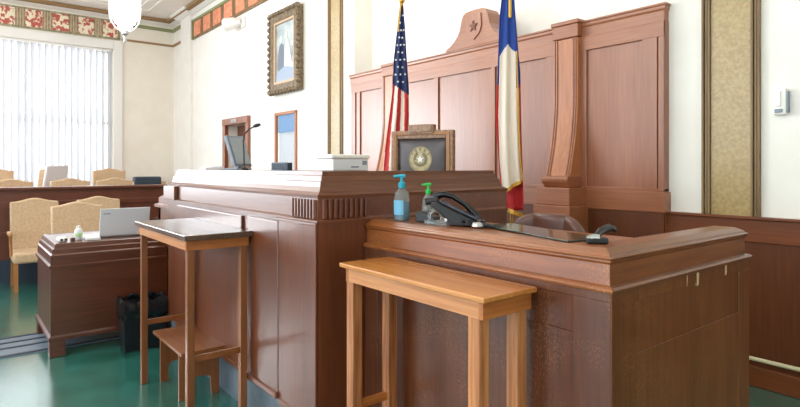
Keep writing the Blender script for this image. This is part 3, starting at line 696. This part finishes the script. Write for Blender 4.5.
def tx(t, c):
    c = c - VR * .035 - VF * .02
    back = [(3.1, (-.03, .03)), (2.75, (-.07, .05)), (2.3, (-.085, .10)), (1.9, (-.10, .105)), (1.35, (-.06, .12)), (1.22, (-.03, .125)), (1.14, (.0, .12))]
    def mb(u, v):
        z = 3.1 - 1.96 * v
        if z > 2.17: return 0
        return 1
    MB().grid(drape(c, back, 3, .02, .0), 30, 60, mb).build('flag_cloth', [M['tblue'], M['red'], M['fwhite']], t, smooth=True, solid=.004)
    fr = [(3.1, (-.035, .028)), (2.75, (-.055, .05)), (2.45, (-.075, .075)), (2.2, (-.08, .08)), (1.9, (-.085, .085)), (1.55, (-.075, .10)), (1.42, (-.06, .115)), (1.31, (-.045, .0))]
    fn = drape(c, fr, 4, .018, -.05)
    def mf(u, v):
        z = 3.1 - 1.79 * v
        if z > 2.50 - .1 * abs(u - .4) * 2: return 0
        if u > .84 and z > 2.10: return 0
        return 2
    fnw = lambda u, v: fn(u, v * (1 if u < .5 else 1))
    def cut(u, v):
        zb = 1.30 + .10 * u; z = 3.1 + (zb - 3.1) * v; l, r = lerp([(3.1, (-.035, .028)), (2.75, (-.055, .05)), (2.45, (-.075, .075)), (2.2, (-.08, .08)), (1.9, (-.085, .085)), (1.55, (-.075, .10)), (1.3, (-.05, .12))], z)
        return c + VR * (l + (r - l) * u) + VF * (-.05 + .018 * (.3 + v) * math.sin(u * 4 * PI + 1.2 * v)) + Vector((0, 0, z))
    MB().grid(cut, 60, 160, mf).build('flag_cloth', [M['tblue'], M['red'], M['fwhite']], t, smooth=True, solid=.004)
    b = MB()
    b.grid(lambda u, v: cut(u, 1) - VF * .008 + Vector((0, 0, -.03 * v + .01)), 30, 1)
    b.grid(lambda u, v: cut(.93 - .1 * (1 - v) + .06 * u, .38 + .62 * v) - VF * .022, 2, 30)
    b.grid(lambda u, v: drape(c, back, 3, .02, -.012)(u, 1) + Vector((0, 0, -.035 * v + .01 - .05 * (u - .2))), 20, 1)
    b.build('fringe', M['fringe'], t, solid=.005)
    MB().tube([c - VF * .085 + VR * .0 + Vector((0, 0, z)) for z in (3.1, 2.9, 2.72)], .012, 8).build('gold_cord', M['fringe'], t)
flag('standing_flag', 'blue, white and red gold-fringed flag in front of the panelling', -3.07 + VR.x * .035 + VF.x * .02, 3.6 + VR.y * .035 + VF.y * .02, .45, 3.2, tx)

# ================================================================== judge chair
JC = thing('judge_chair', 'high-backed carved wood chair with grey leather back and round star seal', 'chair', (-3.60, 3.12, .45), math.radians(24))
def jb(b, *a, **k): return b.build(*a, parent=JC, world=False, **k)
b = MB(); b.box(-.29, -.225, -.03, .03, .3, 1.36).box(.225, .29, -.03, .03, .3, 1.36).box(-.225, .225, -.03, .03, 1.29, 1.36); jb(b, 'back_frame', M['carved'], bevel=.008)
jb(MB().box(-.262, -.232, -.038, -.03, .5, 1.33).box(.232, .262, -.038, -.03, .5, 1.33).box(-.262, .262, -.038, -.03, 1.32, 1.345), 'bead', M['chairwood'], bevel=.003)
jb(MB().box(-.115, .115, -.05, .03, 1.33, 1.41).box(-.105, .105, -.058, -.05, 1.345, 1.395), 'crest_block', M['carved'], bevel=.012)
jb(MB().grid(lambda u, v: (-.225 + .45 * u, -.005 - .035 * (1 - (2 * u - 1) ** 4) * (1 - (2 * v - 1) ** 8), .5 + .79 * v), 20, 20), 'back_cushion', M['greyleather'], smooth=True, solid=.01)
jb(MB().box(-.29, .29, -.5, .03, .42, .52), 'seat', M['greyleather'], bevel=.03, smooth=True)
for s_ in (-1, 1):
    jb(MB().box(s_ * .3 - .03, s_ * .3 + .03, -.42, .0, .68, .72), 'armrest', M['carved'], bevel=.01)
    jb(MB().box(s_ * .3 - .02, s_ * .3 + .02, -.4, -.36, .45, .68), 'arm_post', M['carved'], bevel=.005)
jb(MB().lathe([(.03, .06), (.03, .42)], (0, -.2, 0), 12), 'column', M['black'])
for i in range(5):
    a = 2 * PI * i / 5; jb(MB().tube([(0, -.2, .08), (.28 * math.cos(a), -.2 + .28 * math.sin(a), .03)], .022, 8), 'leg', M['carved'])
# seal: disc, ring, star, laurel, letters
sz = 1.115
def disc(r0, r1, y_, n=32):
    b = MB(); vs = [(r * math.cos(2 * PI * i / n), y, sz + r * math.sin(2 * PI * i / n)) for y in (y_,) for r in (r0, r1) for i in range(n)]
    b.add(vs, [(i, (i + 1) % n, n + (i + 1) % n, n + i) for i in range(n)]); return b
sl = jb(MB().prism([(.108 * math.cos(2 * PI * i / 32), sz + .108 * math.sin(2 * PI * i / 32)) for i in range(32)], 'y', -.046, -.041), 'seal', M['seal'])
ink = base_mat('seal_ink', (84, 78, 62), .6)
def sp(b, name, m): return b.build(name, m, sl, world=False, solid=.002)
sp(disc(.060, .063, -.0475), 'ring', ink); sp(disc(.100, .103, -.0475), 'ring', ink)
b = MB()
for i in range(26):
    if i in (6, 7): continue
    a = -PI / 2 + (i - 12.5) * 2 * PI / 30
    for s_ in (-1, 1):
        r = .05 + s_ * .005; cx_, cz_ = r * math.cos(a), sz + r * math.sin(a)
        b.prism([(cx_ + .005 * math.cos(2 * PI * k / 6 + a), cz_ + .0035 * math.sin(2 * PI * k / 6 + a)) for k in range(6)], 'y', -.047, -.049)
b.build('laurel', ink, sl, world=False)
b = MB().prism([((.036 if i % 2 == 0 else .015) * math.sin(i * PI / 5), sz + (.036 if i % 2 == 0 else .015) * math.cos(i * PI / 5)) for i in range(10)], 'y', -.047, -.050)
b.build('star', M['paper'], sl, world=False)
def text_mesh(s_, size):
    c = bpy.data.curves.new('t', 'FONT'); c.body = s_; c.size = size; c.align_x = 'CENTER'; c.align_y = 'CENTER'; c.extrude = .0008
    o = bpy.data.objects.new('t', c); C.objects.link(o); dg = bpy.context.evaluated_depsgraph_get()
    me = bpy.data.meshes.new_from_object(o.evaluated_get(dg)); bpy.data.objects.remove(o); return me
b = MB()
txt = 'TEXAS'
for i, ch in enumerate(txt):
    a = PI / 2 - (i - 2) * .52; me = text_mesh(ch, .036)
    R_ = Matrix.Translation((.081 * math.cos(a), -.0475, sz + .081 * math.sin(a))) @ Matrix.Rotation(-(a - PI / 2), 4, 'Y') @ Matrix.Rotation(PI / 2, 4, 'X')
    b.add([R_ @ v.co for v in me.vertices], [tuple(p.vertices) for p in me.polygons])
b.build('lettering', ink, sl, world=False)

# witness chair
WC = thing('witness_chair', 'low tufted brown leather chair behind the witness box counter', 'chair', (-1.90, 2.55, .3))
n = 16
def wcb(u, v):
    a = (u - .5) * 2
    x = .28 * (abs(a) ** .9) * (1 if a > 0 else -1); z = .45 + (.51 - .12 * abs(a) ** 4 - .03 * a * a) * v
    tuft = .03 * abs(math.cos(a * 1.5 * PI)) ** .6 * (1 - (1 - v) ** 4)
    return (-1.90 + x, 2.6 - .05 - tuft + .06 * a * a * -1 + .06 * v, .285 + z)
MB().grid(wcb, 40, 12).build('backrest', M['brownleather'], WC, smooth=True, solid=.06, bevel=0, sub=1)
MB().box(-2.15, -1.65, 2.2, 2.62, .70, .80).build('seat', M['brownleather'], WC, bevel=.03, smooth=True)
MB().lathe([(.03, .05), (.03, .42)], (-1.90, 2.42, .3), 12).build('column', M['black'], WC)
for i in range(5):
    a = 2 * PI * i / 5; MB().tube([(-1.90, 2.42, .37), (-1.90 + .22 * math.cos(a), 2.42 + .22 * math.sin(a), .325)], .02, 8).build('leg', M['black'], WC)

# ================================================================== things on the bench
BZ = 1.4755
Pr = thing('desktop_printer', 'flat white printer on the right end of the judge bench', 'printer', (-3.2, 2.07, BZ))
MB().box(-3.28, -3.10, 1.92, 2.20, BZ, BZ + .078).build('body', M['plastic'], Pr, bevel=.006)
MB().box(-3.30, -3.09, 1.905, 2.21, BZ + .079, BZ + .108).build('lid', M['white'], Pr, bevel=.01)
MB().box(-3.10, -3.097, 2.15, 2.185, BZ + .04, BZ + .066).build('display', M['greyplastic'], Pr)
MB().box(-3.10, -3.097, 2.06, 2.12, BZ + .02, BZ + .03).build('slot', M['greyplastic'], Pr)
Mo = thing('desktop_monitor', 'grey computer monitor tilted on the bench before the doorway', 'monitor', (-4.42, 1.86, BZ), math.radians(112))
def mb_(b, *a, **k): return b.build(*a, parent=Mo, world=False, **k)
tl = .10
mb_(MB().prism([(-.02, .03), (.015, .03), (.015 + tl, .275), (-.02 + tl, .285)], 'x', -.095, .095), 'screen_case', M['greyplastic'], bevel=.006)
mb_(MB().prism([(-.024, .05), (-.019, .05), (-.019 + tl * .9, .268), (-.024 + tl * .9, .268)], 'x', -.078, .078), 'screen', M['screen'])
mb_(MB().box(-.08, .08, -.03, .12, 0, .015).box(-.02, .02, .02, .06, .01, .12), 'stand', M['greyplastic'], bevel=.004)
tag(MB().box(-4.78, -4.70, 1.70, 1.82, BZ, BZ + .03).box(-4.69, -4.60, 1.62, 1.74, BZ, BZ + .022).build('paper_stack', M['paper'], bevel=.003), 'small stack of white papers at the foot of the bench monitor', 'papers')
Mi = thing('gooseneck_microphone', 'slim black gooseneck microphone rising from the judge bench', 'microphone', (-4.0, 1.70, BZ))
mx_, my_ = -4.0, 1.70
MB().lathe([(.035, 0), (.03, .015), (.01, .03)], (mx_, my_, BZ), 14).build('base', M['black'], Mi, smooth=True)
npts = [(mx_, my_, BZ + .02), (mx_ - .005, my_, BZ + .12), (mx_ - .02, my_, BZ + .2), (mx_ - .015, my_ + .01, BZ + .255), (mx_ + .02, my_ + .03, BZ + .29), (mx_ + .06, my_ + .055, BZ + .31)]
MB().tube([(a, b_, c + (.018 if c > BZ + .1 else 0)) for a, b_, c in npts], .0055, 8).build('neck', M['black'], Mi, smooth=True)
MB().tube([(mx_ + .055, my_ + .05, BZ + .326), (mx_ + .075, my_ + .064, BZ + .334), (mx_ + .10, my_ + .08, BZ + .340)], .012, 10, rs=[.009, .015, .010]).build('head', M['black'], Mi, smooth=True)
Cl = thing('desk_clock', 'small dark screened unit on the bench below the curtained door', 'clock', (-3.62, 1.8, BZ), math.radians(35))
MB().box(-.06, .05, -.015, .02, 0, .058).build('case', M['greyplastic'], Cl, world=False, bevel=.006)
MB().box(-.05, .04, -.018, -.015, .008, .05).build('screen', M['dkscreen'], Cl, world=False)
MB().box(.052, .075, -.02, .05, 0, .056).build('side_block', M['dkscreen'], Cl, world=False, bevel=.004)

# ================================================================== things on the witness counter
CZT = 1.2265
def bottle(name, label, x, y, s_, liquid, pump, group=None):
    t = thing(name, label, 'bottle', (x, y, CZT))
    MB().lathe([(.034 * s_, 0), (.038 * s_, .006), (.038 * s_, .115 * s_), (.034 * s_, .135 * s_), (.016 * s_, .155 * s_), (.013 * s_, .165 * s_)], (x, y, CZT), 20).build('bottle_body', M['clear'], t, smooth=True)
    MB().lathe([(.034 * s_, .006), (.0345 * s_, .012), (.0345 * s_, .085 * s_), (.03 * s_, .09 * s_)], (x, y, CZT), 18).build('gel', liquid, t, smooth=True)
    MB().lathe([(.017 * s_, .16 * s_), (.018 * s_, .185 * s_), (.008 * s_, .19 * s_), (.006 * s_, .215 * s_)], (x, y, CZT), 14).build('cap', pump, t, smooth=True)
    MB().tube([(x + .012 * s_, y + .012 * s_, CZT + .218 * s_), (x, y, CZT + .22 * s_), (x - .028 * s_, y - .03 * s_, CZT + .216 * s_)], .006 * s_, 8, rs=[.009 * s_, .009 * s_, .005 * s_]).build('pump_head', pump, t, smooth=True)
    return t
bb = bottle('pump_bottle', 'larger hand sanitizer bottle with blue gel and teal pump', -2.24, 1.80, 1.04, M['sky_blue'], M['teal'])
MB().grid(lambda u, v: (-2.24 + .0405 * math.cos(-PI * .95 + u * PI * .8), 1.80 + .0405 * math.sin(-PI * .95 + u * PI * .8), CZT + .03 + .075 * v), 14, 1).build('label_sticker', base_mat('pale_blue_label', (120, 190, 225), .5), bb, solid=.001)
bottle('pump_bottle', 'smaller clear hand sanitizer bottle with bright green pump', -2.165, 1.915, .84, M['clear'], M['greenp'])
Bx = thing('black_box', 'small black box between the clear bottle and the telephone', 'box', (-2.09, 1.85, CZT), math.radians(20))
MB().prism([(-.055, 0), (.055, 0), (.05, .03), (-.055, .052)], 'y', -.035, .035).build('case', M['black'], Bx, world=False, bevel=.004)
Tp = thing('tape_dispenser', 'clear tape dispenser beside the black telephone', 'tape dispenser', (-1.985, 1.80, CZT), math.radians(30))
b = MB(); 
ringp = [(.032 * math.cos(2 * PI * i / 20), .034 + .032 * math.sin(2 * PI * i / 20)) for i in range(21)]
MB().tube([(p, 0, q) for p, q in ringp], .007, 8).build('tape_roll', M['clear'], Tp, world=False, smooth=True)
MB().box(-.05, .06, -.016, .016, 0, .02).build('base', M['clear'], Tp, world=False, bevel=.004)
MB().box(.05, .062, -.012, .012, .015, .03).build('cutter', M['silver'], Tp, world=False)
Ph = thing('desk_telephone', 'black desk telephone with curved handset on the witness box counter', 'telephone', (-1.905, 1.86, CZT), math.radians(38))
def ph(b, *a, **k): return b.build(*a, parent=Ph, world=False, **k)
# local x to viewer's right, tilted body high on left sloping to the right
ph(MB().prism([(-.02, .0), (.105, .0), (.115, .018), (-.085, .112), (-.11, .108), (-.105, .088), (-.03, .03)], 'y', -.075, .09), 'body', M['black'], bevel=.006)
ph(MB().prism([(-.07, .112), (.10, .032), (.102, .037), (-.066, .118)], 'y', -.065, -.005), 'keypad', M['dkscreen'], bevel=.002)
hs = [(-.12, .05, .108), (-.105, .05, .132), (-.065, .05, .142), (-.02, .05, .130), (.04, .05, .092), (.085, .05, .048), (.10, .05, .022)]
ph(MB().tube(hs, .016, 10, rs=[.018, .022, .016, .013, .013, .018, .022]), 'handset', M['blackgloss'], smooth=True)
ph(MB().tube([(-.14, -.03, .108), (-.08, -.03, .118)], .02, 10, rs=[.018, .014]), 'ear_cap', M['black'], smooth=True)
cordp = [(.03 + .004 * i, -.07 + .02 * math.sin(i * 1.3), .012 + .01 * (1 + math.sin(i * 2.2))) for i in range(30)]
ph(MB().tube(cordp, .005, 6), 'cord', M['black'], smooth=True)
Hd = thing('coiled_headset', 'small black and clear earpiece lying right of the telephone', 'headset', (-1.745, 1.84, CZT), math.radians(30))
MB().lathe([(.02, 0), (.03, .008), (.024, .022), (.004, .026)], (0, 0, 0), 14).build('ear_cushion', M['silver'], Hd, world=False, smooth=True)
MB().tube([(.015, 0, .016), (.05, .0, .012), (.10, .0, .006)], .008, 8, rs=[.01, .009, .005]).build('boom', M['black'], Hd, world=False, smooth=True)
tag(MB().prism([(-1.78, 1.90), (-1.20, 1.735), (-1.17, 1.93), (-1.74, 2.07)], 'z', CZT + .0015, CZT + .007).build('desk_blotter', M['greenglass'], bevel=.002), 'dark green glossy blotter lying on the witness box counter', 'blotter')
Sp = thing('open_stapler', 'black stapler with raised arm on the witness box corner', 'stapler', (-1.115, 1.80, 1.2265), math.radians(40))
MB().box(-.045, .03, -.014, .014, 0, .022).build('base', M['black'], Sp, world=False, bevel=.006)
MB().tube([(-.04, 0, .014), (-.02, .0, .022), (.0, .0, .02)], .013, 10).build('hinge', M['silver'], Sp, world=False, smooth=True)
MB().tube([(-.01, .03, .016), (.015, .075, .036), (.05, .12, .044), (.075, .13, .036)], .014, 8, rs=[.010, .014, .017, .012]).build('arm', M['black'], Sp, world=False, smooth=True)

# ================================================================== things on the clerk desk
DZ = .889
Lp = thing('open_laptop', 'open silver laptop seen from behind on the clerk desk', 'laptop', (-5.38, 1.17, DZ))
MB().box(-5.62, -5.36, .975, 1.375, DZ, DZ + .018).build('keyboard_base', M['silver'], Lp, bevel=.004)
lid = MB().prism([(-5.365, DZ + .015), (-5.355, DZ + .015), (-5.305, DZ + .252), (-5.315, DZ + .254)], 'y', .975, 1.375).build('lid', base_mat('silver_grey_lid', (214, 214, 220), .5), Lp, bevel=.003)
MB().prism([(-5.3175, DZ + .205), (-5.3145, DZ + .205), (-5.3125, DZ + .213), (-5.3155, DZ + .213)], 'y', 1.0, 1.055).build('badge', M['greyplastic'], lid)
Bt = thing('water_bottle', 'small white and green bottle beside the laptop', 'bottle', (-5.36, .82, DZ))
MB().lathe([(.028, 0), (.031, .01), (.031, .075), (.024, .092), (.013, .097)], (-5.36, .82, DZ), 16).build('bottle_body', M['plastic'], Bt, smooth=True)
MB().lathe([(.0315, .03), (.032, .032), (.032, .055), (.0315, .057)], (-5.36, .82, DZ), 16).build('sticker', base_mat('pale_green_label', (178, 214, 150), .5), Bt, smooth=True)
MB().lathe([(.015, .095), (.016, .115), (.01, .118)], (-5.36, .82, DZ), 12).build('cap', M['white'], Bt, smooth=True)
tag(MB().prism([(-5.50, .86), (-5.24, .86), (-5.24, .965), (-5.50, .97)], 'z', DZ + .001, DZ + .022).build('paper_stack', M['paper'], bevel=.002), 'white papers between the small bottle and the open laptop', 'papers')
Cc_ = thing('black_and_white_box', 'small white box with black marks on the desk corner', 'box', (-5.33, .69, DZ))
MB().box(-5.40, -5.26, .665, .73, DZ, DZ + .035).build('case', M['white'], Cc_, bevel=.012, smooth=True)
MB().box(-5.262, -5.256, .675, .692, DZ + .008, DZ + .028).box(-5.262, -5.256, .705, .722, DZ + .012, DZ + .03).build('black_mark', M['black'], Cc_, bevel=.002)
tag(MB().box(-5.27, -5.22, .745, .775, DZ, DZ + .034).build('card_holder', M['brownleather'], bevel=.004), 'small brown holder in front of the white bottle', 'holder')
Sk = thing('desk_webcam', 'round black webcam at the right end of the clerk desk', 'webcam', (-5.30, 1.42, DZ))
MB().lathe([(.02, 0), (.02, .006), (.006, .01), (.006, .12)], (-5.30, 1.42, DZ), 10).build('stand', M['black'], Sk, smooth=True)
MB().tube([(-5.30, 1.42, DZ + .13), (-5.27, 1.41, DZ + .13)], .026, 16).build('head', M['blackgloss'], Sk, bevel=.004, smooth=True)
cc = [(-5.42 + .02 * math.sin(a * 1.7), 1.36 + .012 * i / 2, DZ + .19 + .05 * math.sin(a)) for i, a in enumerate([k * PI / 5 for k in range(11)])]

# ================================================================== bin and floor strips
Bn = thing('waste_bin', 'black waste bin lined with a shiny black bag beside the desk', 'bin', (-4.93, 1.24, 0))
b = MB(); x0, x1, y0, y1 = -5.10, -4.88, 1.06, 1.40
V = [(x0 + .02, y0 + .02, 0), (x1 - .02, y0 + .02, 0), (x1 - .02, y1 - .02, 0), (x0 + .02, y1 - .02, 0), (x0, y0, .38), (x1, y0, .38), (x1, y1, .38), (x0, y1, .38)]
b.add(V, [(3, 2, 1, 0), (0, 1, 5, 4), (1, 2, 6, 5), (2, 3, 7, 6), (3, 0, 4, 7)]); b.build('bin_body', M['black'], Bn, bevel=.012, solid=.004)
def bag(u, v):
    a = 2 * PI * u; c_, s_ = math.cos(a), math.sin(a); q = 1 / max(abs(c_), abs(s_)) ** .8
    k = [1.04, 1.05, 1.05, .98, .85][min(4, int(v * 4 + .5))]; z = [.27, .34, .395, .42, .37][min(4, int(v * 4 + .5))]
    wv = .012 * math.sin(11 * a) + .008 * math.sin(23 * a + 1)
    return ((x0 + x1) / 2 + .135 * k * c_ * q * (1 + wv), (y0 + y1) / 2 + .170 * k * s_ * q * (1 + wv), z + .015 * math.sin(9 * a + v * 3))
MB().grid(bag, 72, 4).build('bin_bag', M['bag'], Bn, smooth=True, solid=.002)
FS = thing('floor_cable_cover', 'flat ribbed cable cover strip crossing the floor beneath the desk', 'cable cover', (-5.6, -.5, 0))
MB().box(-5.98, -5.36, -3.5, 1.9, 0, .006).build('strip', M['ribbon'], FS, bevel=.002)
MB().box(-5.97, -5.93, -3.5, 1.9, .004, .012).box(-5.80, -5.77, -3.5, 1.9, .004, .012).box(-5.63, -5.60, -3.5, 1.9, .004, .012).box(-5.41, -5.37, -3.5, 1.9, .004, .012).build('dark_rib', M['rubber'], FS, bevel=.002)
